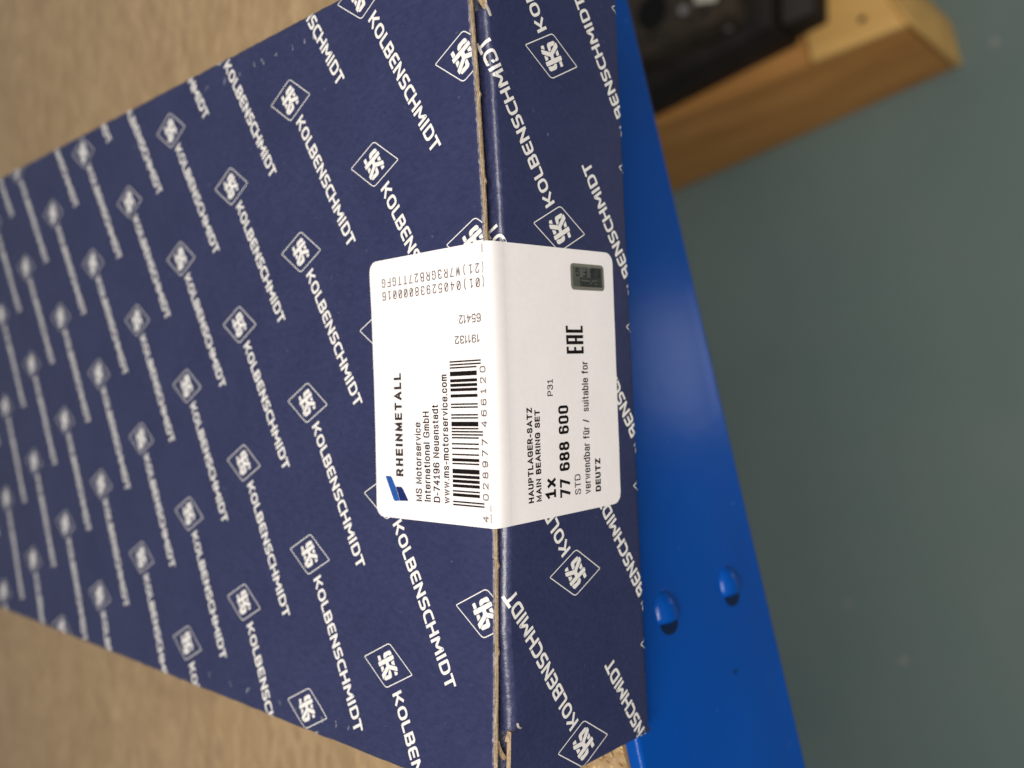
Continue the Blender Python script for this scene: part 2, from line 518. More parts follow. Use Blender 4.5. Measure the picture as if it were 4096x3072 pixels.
for yy in (52, 57.5, 63, 69, 75, 82, 90, 99, 108, 120):
    k += 1; dimple(XL + 5.2 + random.uniform(-.4, .4), yy + random.uniform(-.8, .8), random.uniform(.5, 1.2), random.uniform(.2, .45), k)
M_chip2 = simple("torn_pale_board", (0.42, 0.38, 0.35), 0.7, 0.3)
for side in (-1, 1):
    for i in range(26):
        yy = random.uniform(44, 210)
        x0 = (XL + 0.2) if side < 0 else (XR - 0.2)
        a, b = random.uniform(.1, .35), random.uniform(.15, .9)
        V = []; nn = 7
        for q in range(nn):
            an = 2 * math.pi * q / nn
            V.append(top_map(x0 + a * math.cos(an), yy + b * math.sin(an) * random.uniform(.6, 1.1), 0.06))
        obj("edge_chip", V, [tuple(range(nn))], M_chip2, lid)

# front panel -----------------------------------------------------------------
CUTL, CUTR = -95.4, 60.4
ZBOT = -50.6
FXL, FXR = -111.2, 77.0
kx = [(-112, 0.3), (-104, -0.1), (-96, -4.2 + 3.25), (-91, -3.0), (-75, -2.6), (-51.7, -4.0), (14.6, -6.3), (44, -5.85), (59, -4.7), (70, -3.8), (80, -3.2)]
kx = [(-112, -0.6), (-95, -2.8), (-90, -2.95), (-75, -2.65), (-52, -4.05), (-20, -5.6), (14.6, -6.3), (44, -5.8), (59, -4.6), (80, -3.4)]
def zbend(x):
    for (a, p), (b, q) in zip(kx, kx[1:]):
        if x <= b:
            t = max(0, (x - a) / (b - a)); t = t * t * (3 - 2 * t); return p + (q - p) * t - 0.2
    return kx[-1][1]
def RFx(x):
    t = max(0.0, min(1.0, (x + 55.0) / 60.0)); return 2.15 - 0.75 * t
def fold_pt(x, a, h=0.0, w=0.0):
    """a = arc length above the bend start"""
    r = RFx(x)
    zb_ = zbend(x)
    if a < r * math.pi / 2:
        t = a / r
        return (x, r - (r + h) * math.cos(t), zb_ + (r + h) * math.sin(t))
    d = a - r * math.pi / 2
    return (x, r + d, zb_ + r + h + d * 0.06)
def front_map(x, z, h=0.0):
    zb_ = zbend(x)
    if z <= zb_: 
        # rolled corners at the two ends
        if x < FXL + 1.5:
            a = min(math.pi / 2, (FXL + 1.5 - x) / 1.5)
            return (FXL + 1.5 - (1.5 + h) * math.sin(a), 1.5 - (1.5 + h) * math.cos(a), z)
        if x > FXR - 1.5:
            a = min(math.pi / 2, (x - FXR + 1.5) / 1.5)
            return (FXR - 1.5 + (1.5 + h) * math.sin(a), 1.5 - (1.5 + h) * math.cos(a), z)
        y = -h
        zz = z
        if z < ZBOT + 0.7:                  # rolled bottom crease
            a = min(math.pi / 2, (ZBOT + 0.7 - z) / 0.7)
            y = 0.7 - (0.7 + h) * math.cos(a); zz = ZBOT + 0.7 - (0.7 + h) * math.sin(a)
        return (x, y, zz)
    return fold_pt(x, z - zb_, h)
rows = [0, .35, .7, 1.05, 1.4, 1.8, 2.3, 2.7, 3.1, 3.6, 4.4, 6, 9]
def mid_fn(x, k):
    if k < 0:
        z = ZBOT - 0.7 + (zbend(x) - ZBOT + 0.7) * (1 + k)
        return front_map(x, z)
    a = rows[k]
    p = fold_pt(x, a)
    w = 0.0
    if 0 < a < 4.0:
        w = -0.02 + 0.035 * noise.noise(Vector((x * 1.1, a * 1.2, 0))) + 0.02 * noise.noise(Vector((x * 3.3, a * 3, 1)))
    return (p[0], p[1] - w * 0.7, p[2] + w * 0.7)
ks = [-1.0, -0.985, -0.97, -0.95, -0.8, -0.6, -0.4, -0.25, -0.12, -0.05] + list(range(len(rows)))
V, F = grid(mid_fn, lin(CUTL, CUTR, 420), ks)
nv = 420
fm = [1 if (i // nv) >= 11 else 0 for i in range(len(F))]
front = obj("front_panel", V, F, [M_navy, M_rim], box, face_mats=fm, smooth=True)
# end sections of the front panel: plain cut top, board thickness showing
def end_section(x0, x1, name):
    xe = lin(x0, x1, 14)
    zt_ = lambda x: sag(x) - 4.3 if x < 0 else sag(x) - 4.6
    def fn(x, t):
        z = ZBOT - 0.7 + (zt_(x) - ZBOT + 0.7) * t
        return front_map(x, min(z, 99)) if z <= zbend(x) else (x, 0.0, z)
    if x1 < 0: xe = lin(x0, x0 + 2.2, 6)[:-1] + lin(x0 + 2.2, x1, 8)
    else: xe = lin(x0, x1 - 2.2, 8)[:-1] + lin(x1 - 2.2, x1, 6)
    V, F = grid(fn, xe, [0, .02, .04, .2, .5, .8, .95, 1])
    n = len(xe); fmm = [0] * len(F)
    base = len(V) - n; off = len(V)
    V += [(V[base + i][0], V[base + i][1] + 1.3, V[base + i][2] - 0.08) for i in range(n)]
    V += [(V[base + i][0], V[base + i][1] + 1.3, ZBOT + 1) for i in range(n)]
    for i in range(n - 1):
        F.append((base + i, base + i + 1, off + i + 1, off + i)); fmm.append(1)
        F.append((off + i, off + i + 1, off + n + i + 1, off + n + i)); fmm.append(1)
    return obj(name, V, F, [M_navy, M_edge], box, face_mats=fmm, smooth=False)
e1 = end_section(FXL, CUTL, "front_corner_tab")
e2 = end_section(CUTR, FXR, "front_corner_tab")

# torn brown plies where the rim fold has been cut at both ends
def ribbon(name, pts, width_dir, w, thick, mt, parent):
    """strip of board seen on its cut edge: pts = centre line"""
    V = []; F = []
    wd = Vector(width_dir)
    for i, p in enumerate(pts):
        p = Vector(p)
        a = Vector(pts[max(0, i - 1)]); b = Vector(pts[min(len(pts) - 1, i + 1)])
        t = (b - a).normalized(); nn = t.cross(wd).normalized()
        for s1, s2 in ((-1, -1), (1, -1), (1, 1), (-1, 1)):
            V.append(tuple(p + nn * s1 * thick / 2 + wd * s2 * w / 2))
    for i in range(len(pts) - 1):
        for q in range(4):
            F.append((i * 4 + q, i * 4 + (q + 1) % 4, (i + 1) * 4 + (q + 1) % 4, (i + 1) * 4 + q))
    F.append((3, 2, 1, 0)); k_ = (len(pts) - 1) * 4; F.append((k_, k_ + 1, k_ + 2, k_ + 3))
    return obj(name, V, F, mt, parent)
# lower-left slot
def bez(p0, p1, p2, n=10):
    p0, p1, p2 = map(Vector, (p0, p1, p2))
    return [tuple(p0 * (1 - t) ** 2 + p1 * 2 * t * (1 - t) + p2 * t * t) for t in lin(0, 1, n)]
zc = sag(-97) - 4.3
ribbon("torn_ply", bez((-95.9, 0.75, zc - 3.1), (-95.7, 0.85, zc - 0.3), (-97.6, 0.85, zc - 0.1)), (0, 1, 0.0), 1.1, 1.15, M_edge, box)
ribbon("torn_ply", bez((-95.35, 0.1, zc - 3.3), (-95.2, -0.25, zc - 2.0), (-94.0, 0.0, zc - 2.2)), (0, 1, 0.0), 0.5, 0.35, M_chip2, box)
zc2 = sag(62) - 4.6
ribbon("torn_ply", bez((60.7, 0.8, zc2 - 2.2), (60.9, 0.9, zc2 + 0.4), (64.2, 0.9, zc2 + 1.6)), (0, 1, 0.0), 1.1, 1.1, M_edge, box)
ribbon("torn_ply", bez((61.2, 0.0, zc2 + 0.6), (60.3, -0.15, zc2 - 0.2), (58.9, -0.05, zc2 - 0.9)), (0, 1, 0.0), 0.4, 0.45, M_chip2, box)
# inner tuck flap seen through the slots, and dark hollow behind
V, F = grid(lambda x, t: (x, 3.2 + 4.0 * t, sag(x) - 1.7 - 5.2 * (1 - t)), lin(XL + 1.5, CUTL + 1, 12), lin(0, 1, 4))
obj("tuck_flap", V, F, M_rim, box, smooth=True)
ribbon("tuck_flap_edge", bez((-97.0, 1.9, sag(-97) - 2.0), (-98.6, 2.4, sag(-98) - 2.4), (-101.6, 2.4, sag(-100) - 4.6)), (0, 1, 0), 0.9, 0.7, M_edge, box)
V, F = grid(lambda x, t: (x, 3.2 + 4.0 * t, sag(x) - 1.7 - 5.2 * (1 - t)), lin(CUTR - 1, XR - 1.5, 8), lin(0, 1, 4))
obj("tuck_flap", V, F, M_rim, box, smooth=True)

# side and back walls, base
for sx, xt, xb, nm in ((-1, XL, FXL, "side_panel"), (1, XR, FXR, "side_panel")):
    def fn(y, t):
        zt_ = top_map(xt, y)[2] - RE - 1.0
        x = (xt + (xb - xt) * min(1, t * 1.0)) + sx * 0.0
        return (x, y, zt_ + (ZBOT - zt_) * t)
    V, F = grid(fn, [1.4] + lin(6, YB, 30), lin(0, 1, 8))
    if sx > 0: F = [f[::-1] for f in F]
    obj(nm, V, F, M_navy, box, smooth=True)
V, F = grid(lambda x, t: (x, YB, sag(x) + (ZBOT - sag(x)) * t), lin(FXL, FXR, 20), lin(0, 1, 4))
obj("back_panel", V, F, M_navy, box)
obj("base_panel", [(FXL + .1, 1.2, ZBOT), (FXR - .1, 1.2, ZBOT), (FXR - .1, YB, ZBOT), (FXL + .1, YB, ZBOT)], [(0, 3, 2, 1)], M_edge, box)

# ------------------------------------------------------------------ printing: strokes and outlines on the sheets
def round_poly(pts, r, closed=False, n=5):
    out = []
    m_ = len(pts)
    for i, p in enumerate(pts):
        rr = r[i] if isinstance(r, (list, tuple)) else r
        if (not closed and i in (0, m_ - 1)) or rr <= 0:
            out.append(p); continue
        a = Vector(pts[(i - 1) % m_]); b = Vector(p); c = Vector(pts[(i + 1) % m_])
        u = (a - b); v = (c - b)
        rr = min(rr, u.length * 0.5, v.length * 0.5)
        p0 = b + u.normalized() * rr; p2 = b + v.normalized() * rr
        for t in lin(0, 1, n):
            q = p0 * (1 - t) ** 2 + b * 2 * t * (1 - t) + p2 * t * t
            out.append((q.x, q.y))
    return out

def strip(pts, w, closed=False):
    """centre line -> list of quads (2-D)"""
    P = [Vector(p) for p in pts]
    if closed: P = P + [P[0]]
    # drop duplicates, resample long runs
    Q_ = [P[0]]
    for p in P[1:]:
        d = (p - Q_[-1]).length
        if d < 1e-4: continue
        k = max(1, int(d / 0.9))
        a = Q_[-1].copy()
        for i in range(1, k + 1): Q_.append(a + (p - a) * i / k)
    P = Q_; n = len(P)
    Lp = []; Rp = []
    for i in range(n):
        if closed:
            a = P[i - 1] if i > 0 else P[n - 2]; b = P[i + 1] if i < n - 1 else P[1]
        else:
            a = P[max(0, i - 1)]; b = P[min(n - 1, i + 1)]
        t1 = (P[i] - a); t2 = (b - P[i])
        if t1.length < 1e-6: t1 = t2
        if t2.length < 1e-6: t2 = t1
        t1 = t1.normalized(); t2 = t2.normalized()
        t = (t1 + t2)
        t = t.normalized() if t.length > 1e-6 else t1
        nn = Vector((-t.y, t.x))
        c = max(0.45, nn.dot(Vector((-t1.y, t1.x))))
        Lp.append(P[i] + nn * w / 2 / c); Rp.append(P[i] - nn * w / 2 / c)
    return [[tuple(Rp[i]), tuple(Rp[i + 1]), tuple(Lp[i + 1]), tuple(Lp[i])] for i in range(n - 1)]

def clip(poly, x0, x1, y0, y1):
    def cut(pts, inside, inter):
        out = []
        for i in range(len(pts)):
            a = pts[i]; b = pts[(i + 1) % len(pts)]
            ia, ib = inside(a), inside(b)
            if ia: out.append(a)
            if ia != ib: out.append(inter(a, b))
        return out
    for ax, lim, sgn in ((0, x0, 1), (0, x1, -1), (1, y0, 1), (1, y1, -1)):
        if not poly: return []
        ins = lambda p: (p[ax] - lim) * sgn >= 0
        def it(a, b):
            t = (lim - a[ax]) / (b[ax] - a[ax]); return (a[0] + (b[0] - a[0]) * t, a[1] + (b[1] - a[1]) * t)
        poly = cut(poly, ins, it)
    return poly

def lay(name, layers, mp, rect, mt, parent, base_h=0.035, dh=0.016):
    """layers = list of list-of-polygons; each layer a hair above the last"""
    V = []; F = []
    for li, polys in enumerate(layers):
        h = base_h + dh * li
        for kk, pl in enumerate(polys):
            hq = h + 0.0006 * (kk % 24)     # neighbouring stroke pieces never share a plane
            if rect: pl = clip(pl, *rect)
            if len(pl) < 3: continue
            area_ = sum(pl[i][0] * pl[(i + 1) % len(pl)][1] - pl[(i + 1) % len(pl)][0] * pl[i][1] for i in range(len(pl)))
            if abs(area_) < 1e-5: continue
            if area_ < 0: pl = pl[::-1]
            b = len(V)
            V += [mp(x, y, hq) for x, y in pl]
            F.append(tuple(range(b, b + len(pl))))
    if not F: return None
    return obj(name, V, F, mt, parent, smooth=True)

def tess(poly):
    tr = tessellate_polygon([[Vector((x, y, 0)) for x, y in poly]])
    return [[poly[i] for i in t] for t in tr]

# emblem: rhombus frame and the interlaced letters (sheet millimetres about its centre)
EMB = {
'K': [(-1.601, 1.794), (-0.537, -0.177), (0.05, 0.091), (0.051, 0.4), (0.012, 2.748), (0.183, 3.04), (0.865, 3.295), (1.025, 3.032), (1.084, 0.019), (3.697, -1.769), (3.838, -2.092), (3.067, -2.614), (2.777, -2.541), (0.727, -0.99), (0.462, -1.023), (0.0, -1.251), (1.086, -3.42), (1.075, -3.683), (0.365, -4.056), (0.132, -3.934), (-2.419, 1.187), (-2.439, 1.444), (-1.779, 1.837)],
'P1': [(2.846, 1.077), (3.111, 0.803), (3.921, -0.902), (3.992, -1.27), (3.829, -1.602), (3.66, -1.611), (2.941, -1.144), (2.44, -0.127), (2.164, -0.108), (1.705, -0.179), (1.256, 0.162), (1.187, 0.475), (1.37, 0.719), (2.422, 1.158)],
'P2': [(1.661, 3.341), (1.832, 3.178), (2.153, 2.499), (2.097, 2.3), (1.322, 1.998), (1.253, 2.156), (1.229, 3.018), (1.252, 3.218)],
'P3': [(-0.195, 2.307), (-0.187, 1.185), (-0.256, 1.037), (-0.75, 0.815), (-1.237, 1.667), (-1.236, 1.82)],
'P4': [(2.337, -2.562), (1.214, -3.061), (1.086, -2.947), (0.784, -2.349), (0.808, -2.141), (1.386, -1.816)],
'P5': [(-0.562, -2.936), (-0.377, -3.16), (-0.088, -3.707), (-0.119, -3.885), (-1.047, -4.381), (-1.244, -4.261), (-1.521, -3.659), (-1.517, -3.448)],
'P6': [(-2.513, 0.989), (-2.143, 0.192), (-2.146, -0.117), (-1.785, -0.866), (-1.51, -1.041), (-1.065, -1.853), (-1.17, -2.002), (-1.75, -2.171), (-2.189, -2.036), (-2.486, -1.754), (-3.261, -0.142), (-3.302, 0.222), (-3.148, 0.622), (-2.731, 0.901)]}
FC = [(0.91, 8.55), (5.72, -1.02), (-0.24, -9.55), (-5.0, 0.02)]
EMB_TRI = []
for k_, v_ in EMB.items(): EMB_TRI += tess(v_)
EMB_FR = strip(round_poly(FC, [0.35, 1.0, 0.35, 1.0], True), 0.23, True)

# word letters: centre lines, x in mm from the word start, cap height HC, stroke SW
HC = 3.58; SW = 0.70; h_ = SW / 2
def letters():
    out = []
    def add(x, pl, closed=False): out.append(strip([(x + a, b) for a, b in pl], SW, closed))
    T_ = HC; m_ = HC * 0.5
    # K
    x = 0.0; add(x, [(h_, 0), (h_, T_)]); add(x, round_poly([(2.62, T_ - 0.12), (1.15, m_ + 0.0), (2.75, 0.14)], 0.35)); add(x, [(h_, m_), (1.2, m_)])
    # O
    x = 3.42; w = 3.0; add(x, round_poly([(h_, h_), (w - h_, h_), (w - h_, T_ - h_), (h_, T_ - h_)], 1.15, True), True)
    # L
    x = 6.85; add(x, round_poly([(h_, T_), (h_, h_), (2.25, h_)], 0.45))
    # B
    x = 9.45; w = 2.75; add(x, round_poly([(h_, h_), (w - h_, h_), (w - h_, m_), (h_ + .2, m_)], 0.6)); add(x, round_poly([(h_ + .2, m_), (w - h_ - .12, m_), (w - h_ - .12, T_ - h_), (h_, T_ - h_)], 0.6)); add(x, [(h_, h_ - h_ + .05), (h_, T_ - .05)])
    # E
    x = 12.65; w = 2.45; add(x, round_poly([(w, h_), (h_, h_), (h_, T_ - h_), (w, T_ - h_)], 0.7)); add(x, [(h_, m_), (w - .15, m_)])
    # N
    x = 15.6; w = 2.95; add(x, [(h_, 0), (h_, T_)]); add(x, [(w - h_, 0), (w - h_, T_)]); add(x, [(h_ + .05, T_ - .35), (w - h_ - .05, .35)])
    # S
    x = 18.95; w = 2.6; add(x, round_poly([(w - .12, T_ - h_), (h_, T_ - h_), (h_, m_), (w - h_, m_), (w - h_, h_), (.1, h_)], 0.72))
    # C
    x = 21.9; w = 2.65; add(x, round_poly([(w, T_ - h_), (h_, T_ - h_), (h_, h_), (w, h_)], 1.1))
    # H
    x = 24.85; w = 2.95; add(x, [(h_, 0), (h_, T_)]); add(x, [(w - h_, 0), (w - h_, T_)]); add(x, [(h_, m_), (w - h_, m_)])
    # M
    x = 28.25; w = 3.65; add(x, round_poly([(h_, 0), (h_ + .1, T_ - h_), (w / 2, 1.15), (w - h_ - .1, T_ - h_), (w - h_, 0)], [0, .4, .5, .4, 0]))
    # I
    x = 32.35; add(x, [(h_, 0), (h_, T_)])
    # D
    x = 33.65; w = 2.95; add(x, round_poly([(h_, h_), (w - h_, h_), (w - h_, T_ - h_), (h_, T_ - h_)], [0.12, 1.2, 1.2, 0.12], True), True)
    # T
    x = 36.85; w = 2.9; add(x, [(0, T_ - h_), (w, T_ - h_)]); add(x, [(w / 2, 0), (w / 2, T_ - h_)])
    return out
WORD = letters()
def word_at(ws, deg, k):
    wa = math.radians(deg); c, s_ = math.cos(wa), math.sin(wa)
    return [[[(ws[0] + k * x * c - y * s_, ws[1] + k * x * s_ + y * c) for x, y in pl] for pl in st_] for st_ in WORD]
WORD = [sum(WORD[k::4], []) for k in range(4)]
WORD_TOP = word_at((6.75, 1.35), 28.3, 1.012)
WORD_FRONT = word_at((6.3, 0.9), 29.3, 1.0)

PITCH = 40.0; SH = 0.42208; DR = 0.824115
def place(polys, cx, cy, flip):
    s = -1 if flip else 1
    return [[(cx + s * x, cy + s * y) for x, y in pl] for pl in polys]
RT = (XL + RE - 4.5, XR - RE + 4.5, YF + 0.15, YB - 1)
for j in range(0, 12):
    for i in range(-9, 5):
        cx = PITCH * (-(i + SH * (j - 2)) - 0.58178); cy = PITCH * (1.73014 + DR * (j - 2))
        if not (XL - 50 < cx < XR + 50): continue
        lay("printed_emblem", [place(EMB_FR, cx, cy, True), place(EMB_TRI, cx, cy, True)], top_map, RT, M_ink, lid)
        if j > 0: lay("printed_word", [place(st_, cx, cy, True) for st_ in WORD_TOP], top_map, RT, M_ink, lid)
RFm = (FXL + 0.3, FXR - 0.3, ZBOT - 0.4, 2.5)
for j in (0, 1):
    for i in range(-4, 8):
        cx = PITCH * (-i + 1.35501 + SH * j); cz = PITCH * (-0.60418 - DR * j)
        if not (FXL - 50 < cx < FXR + 12): continue
        lay("printed_emblem", [place(EMB_FR, cx, cz, False), place(EMB_TRI, cx, cz, False)], front_map, RFm, M_ink, front)
        def fm_(x, z, h): return front_map(x, z, h)
        lay("printed_word", [place(st_, cx, cz, False) for st_ in WORD_FRONT], fm_, RFm, M_ink, front)

# ------------------------------------------------------------------ label
LUL, LUR = -51.5, 10.1; LVT = 40.75
BCY, BCZ = -0.55, 0.75
def lab_bot(u): return -43.0 - (u - LUL) / (LUR - LUL) * 1.0
BR0, BR1 = 2.0, -5.0
def lab_map(u, v, h=0.0):
    h += 0.14
    if v >= BR0: return (u, v, sag(u) + h)
    if v <= BR1:
        k = max(0.0, min(1.0, (v + 9.5) / (BR1 + 9.5)))
        return (u, -h - 0.0, v + sag(u) * k)
    t = (BR0 - v) / (BR0 - BR1)
    y = BR0 * (1 - t) ** 2 + 2 * t * (1 - t) * BCY + 0.0
    z = 2 * t * (1 - t) * BCZ + BR1 * t * t
    dy = -2 * BR0 * (1 - t) + 2 * (1 - 2 * t) * BCY; dz = 2 * (1 - 2 * t) * BCZ + 2 * t * BR1
    l = math.hypot(dy, dz); ny, nz = dz / l, -dy / l
    return (u, y + ny * h, sag(u) + z + nz * h)
vs = lin(LVT, BR0, 20)[:-1] + lin(BR0, BR1, 24)[:-1] + lin(BR1, -43.9, 24)
RC = 2.6
vs = [LVT, LVT - .1, LVT - .35, LVT - .8, LVT - 1.6, LVT - RC] + lin(LVT - 4, BR0, 16)[:-1] + lin(BR0, BR1, 24)[:-1] + lin(BR1, -39, 16) + [-40.6, -41.6, -42.4, -42.8, -43.0]
V = []; F = []; ncol = 40
for v in vs:
    ins = 0.0
    dt = LVT - v; db = v + 43.0
    for d in (dt, db):
        if d < RC: ins = max(ins, RC - math.sqrt(max(0, RC * RC - (RC - d) ** 2)))
    for c in range(ncol + 1):
        u = (LUL + ins) + (LUR - LUL - 2 * ins) * c / ncol
        vv = v
        if v < -20: vv = v - (u - LUL) / (LUR - LUL) * 1.0 * ((-20 - v) / 23.0)
        w = 0.07 * noise.noise(Vector((u * 0.12, v * 0.12, 0)))
        V.append(lab_map(u, vv, w))
n = ncol + 1
for r in range(len(vs) - 1):
    for c in range(ncol):
        a = r * n + c; F.append((a, a + n, a + n + 1, a + 1))
sticker = obj("paper_label", V, F, M_paper, box, smooth=True)
sl = sticker.modifiers.new("thickness", 'SOLIDIFY'); sl.thickness = 0.08 * S; sl.offset = -1
sp_ = sticker.modifiers.new("split", 'EDGE_SPLIT'); sp_.split_angle = math.radians(35)
LH = 0.07


# small sans stroke alphabet: (points, corner radius, closed); cap height 1
GL = {
'A': (.72, [([(0, 0), (.36, 1), (.72, 0)], 0, 0), ([(.14, .3), (.58, .3)], 0, 0)]),
'B': (.6, [([(0, .53), (.54, .53), (.54, 1), (0, 1), (0, 0)], [0, .22, .22, 0, 0], 0), ([(0, .53), (.6, .53), (.6, 0), (0, 0)], .25, 0)]),
'C': (.64, [([(.64, .74), (.6, 1), (0, 1), (0, 0), (.6, 0), (.64, .26)], .36, 0)]),
'D': (.64, [([(0, 0), (.64, 0), (.64, 1), (0, 1)], [0, .42, .42, 0], 1)]),
'E': (.54, [([(.54, 1), (0, 1), (0, 0), (.54, 0)], 0, 0), ([(0, .53), (.5, .53)], 0, 0)]),
'F': (.52, [([(.52, 1), (0, 1), (0, 0)], 0, 0), ([(0, .5), (.44, .5)], 0, 0)]),
'G': (.66, [([(.64, .76), (.6, 1), (0, 1), (0, 0), (.66, 0), (.66, .45), (.38, .45)], [0, .3, .38, .38, .2, 0, 0], 0)]),
'H': (.62, [([(0, 0), (0, 1)], 0, 0), ([(.62, 0), (.62, 1)], 0, 0), ([(0, .52), (.62, .52)], 0, 0)]),
'I': (0, [([(0, 0), (0, 1)], 0, 0)]),
'L': (.5, [([(0, 1), (0, 0), (.5, 0)], 0, 0)]),
'M': (.74, [([(0, 0), (0, 1), (.37, .12), (.74, 1), (.74, 0)], 0, 0)]),
'N': (.62, [([(0, 0), (0, 1), (.62, 0), (.62, 1)], 0, 0)]),
'P': (.56, [([(0, 0), (0, 1), (.56, 1), (.56, .45), (0, .45)], [0, 0, .26, .26, 0], 0)]),
'R': (.62, [([(0, 0), (0, 1), (.57, 1), (.57, .47), (0, .47)], [0, 0, .25, .25, 0], 0), ([(.3, .47), (.6, 0)], 0, 0)]),
'S': (.58, [([(.56, .78), (.52, 1), (.02, 1), (.02, .55), (.58, .46), (.58, 0), (.02, 0), (0, .24)], .25, 0)]),
'T': (.64, [([(0, 1), (.64, 1)], 0, 0), ([(.32, 1), (.32, 0)], 0, 0)]),
'U': (.6, [([(0, 1), (0, 0), (.6, 0), (.6, 1)], .3, 0)]),
'W': (.94, [([(0, 1), (.24, 0), (.47, 1), (.7, 0), (.94, 1)], 0, 0)]),
'Z': (.58, [([(0, 1), (.58, 1), (0, 0), (.58, 0)], 0, 0)]),
'a': (.46, [([(.02, .56), (.06, .74), (.46, .74), (.46, 0)], .18, 0), ([(.46, .43), (0, .41), (0, 0), (.44, 0), (.46, .2)], .18, 0)]),
'b': (.5, [([(0, 0), (0, 1)], 0, 0), ([(0, 0), (.5, 0), (.5, .74), (0, .74)], .28, 1)]),
'c': (.46, [([(.46, .54), (.42, .74), (0, .74), (0, 0), (.42, 0), (.46, .2)], .28, 0)]),
'd': (.5, [([(.5, 0), (.5, 1)], 0, 0), ([(0, 0), (.5, 0), (.5, .74), (0, .74)], .28, 1)]),
'e': (.5, [([(.02, .38), (.5, .38), (.5, .74), (0, .74), (0, 0), (.44, 0), (.48, .16)], [0, 0, .28, .28, .28, .2, 0], 0)]),
'f': (.28, [([(.28, 1), (.1, 1), (.1, 0)], .14, 0), ([(0, .72), (.26, .72)], 0, 0)]),
'i': (0, [([(0, 0), (0, .74)], 0, 0), ([(0, .98), (0, 1.0)], 0, 0)]),
'l': (0, [([(0, 0), (0, 1)], 0, 0)]),
'm': (.72, [([(0, 0), (0, .74)], 0, 0), ([(0, .5), (.03, .74), (.36, .74), (.36, 0)], .2, 0), ([(.36, .5), (.39, .74), (.72, .74), (.72, 0)], .2, 0)]),
'n': (.44, [([(0, 0), (0, .74)], 0, 0), ([(0, .5), (.04, .74), (.44, .74), (.44, 0)], .24, 0)]),
'o': (.5, [([(0, 0), (.5, 0), (.5, .74), (0, .74)], .3, 1)]),
'r': (.24, [([(0, 0), (0, .74)], 0, 0), ([(0, .45), (.03, .72), (.24, .74)], .16, 0)]),
's': (.42, [([(.4, .58), (.37, .74), (.01, .74), (.01, .42), (.42, .34), (.42, 0), (.02, 0), (0, .17)], .18, 0)]),
't': (.26, [([(.1, .95), (.1, 0), (.26, 0)], .12, 0), ([(0, .72), (.26, .72)], 0, 0)]),
'u': (.44, [([(0, .74), (0, 0), (.42, 0), (.44, .3)], .24, 0), ([(.44, .74), (.44, 0)], 0, 0)]),
'v': (.46, [([(0, .74), (.23, 0), (.46, .74)], 0, 0)]),
'w': (.72, [([(0, .74), (.18, 0), (.36, .74), (.54, 0), (.72, .74)], 0, 0)]),
'x': (.46, [([(0, 0), (.46, .74)], 0, 0), ([(0, .74), (.46, 0)], 0, 0)]),
'0': (.54, [([(0, 0), (.54, 0), (.54, 1), (0, 1)], .28, 1)]),
'1': (.44, [([(0, .76), (.24, 1), (.24, 0)], 0, 0), ([(.04, 0), (.44, 0)], 0, 0)]),
'|': (.24, [([(0, .76), (.22, 1), (.22, 0)], 0, 0)]),
'2': (.54, [([(.01, .74), (.03, 1), (.52, 1), (.52, .56), (0, 0), (.54, 0)], [0, .22, .26, .25, 0, 0], 0)]),
'3': (.54, [([(.01, .8), (.04, 1), (.5, 1), (.5, .54), (.2, .54)], .22, 0), ([(.2, .54), (.54, .54), (.54, 0), (.03, 0), (0, .22)], .24, 0)]),
'4': (.56, [([(.42, 0), (.42, 1), (0, .3), (.56, .3)], 0, 0)]),
'5': (.54, [([(.5, 1), (.06, 1), (.02, .5), (.1, .6), (.54, .62), (.54, 0), (.02, 0), (0, .2)], [0, 0, 0, .1, .26, .26, .22, 0], 0)]),
'6': (.54, [([(.52, .84), (.48, 1), (0, 1), (0, 0), (.54, 0), (.54, .58), (.1, .58), (.03, .48)], [0, .2, .34, .3, .28, .28, .2, 0], 0)]),
'7': (.54, [([(0, 1), (.54, 1), (.18, 0)], 0, 0)]),
'8': (.56, [([(.03, .53), (.53, .53), (.53, 1), (.03, 1)], .22, 1), ([(0, 0), (.56, 0), (.56, .53), (0, .53)], .25, 1)]),
'9': (.54, [([(.04, .18), (.08, 0), (.54, 0), (.54, 1), (0, 1), (0, .4), (.52, .4), (.52, .7)], [0, .2, .34, .3, .28, .28, .2, 0], 0)]),
'-': (.24, [([(0, .36), (.24, .36)], 0, 0)]),
'.': (0, [([(0, 0), (0, .02)], 0, 0)]),
'/': (.34, [([(0, 0), (.34, 1)], 0, 0)]),
'(': (.2, [([(.2, 1.08), (0, .8), (0, .12), (.2, -.16)], .3, 0)]),
')': (.2, [([(0, 1.08), (.2, .8), (.2, .12), (0, -.16)], .3, 0)]),
' ': (.16, []),
}
GL['\u00fc'] = (.44, GL['u'][1] + [([(.08, .97), (.08, .99)], 0, 0), ([(.36, .97), (.36, .99)], 0, 0)])
def glyph_strokes(ch, x0, sx, cap, wt):
    """-> list of stroke polygon lists; x0 = left ink edge in mm"""
    out = []
    for pts, r, closed in GL[ch][1]:
        hw = wt / 2
        P = [(x0 + hw + x * sx, hw + y * (cap - wt)) for x, y in pts]
        rr = [q * (cap - wt) for q in r] if isinstance(r, (list, tuple)) else r * (cap - wt)
        if not closed:                       # square ends
            a, b = Vector(P[0]), Vector(P[1]); e = a + (a - b).normalized() * hw * .98
            c, d = Vector(P[-1]), Vector(P[-2]); f2 = c + (c - d).normalized() * hw * .98
            P[0] = (e.x, e.y); P[-1] = (f2.x, f2.y)
        if (isinstance(rr, list) and any(rr)) or (not isinstance(rr, list) and rr > 0): P = round_poly(P, rr, bool(closed), 4)
        out.append(strip(P, wt, bool(closed)))
    return out
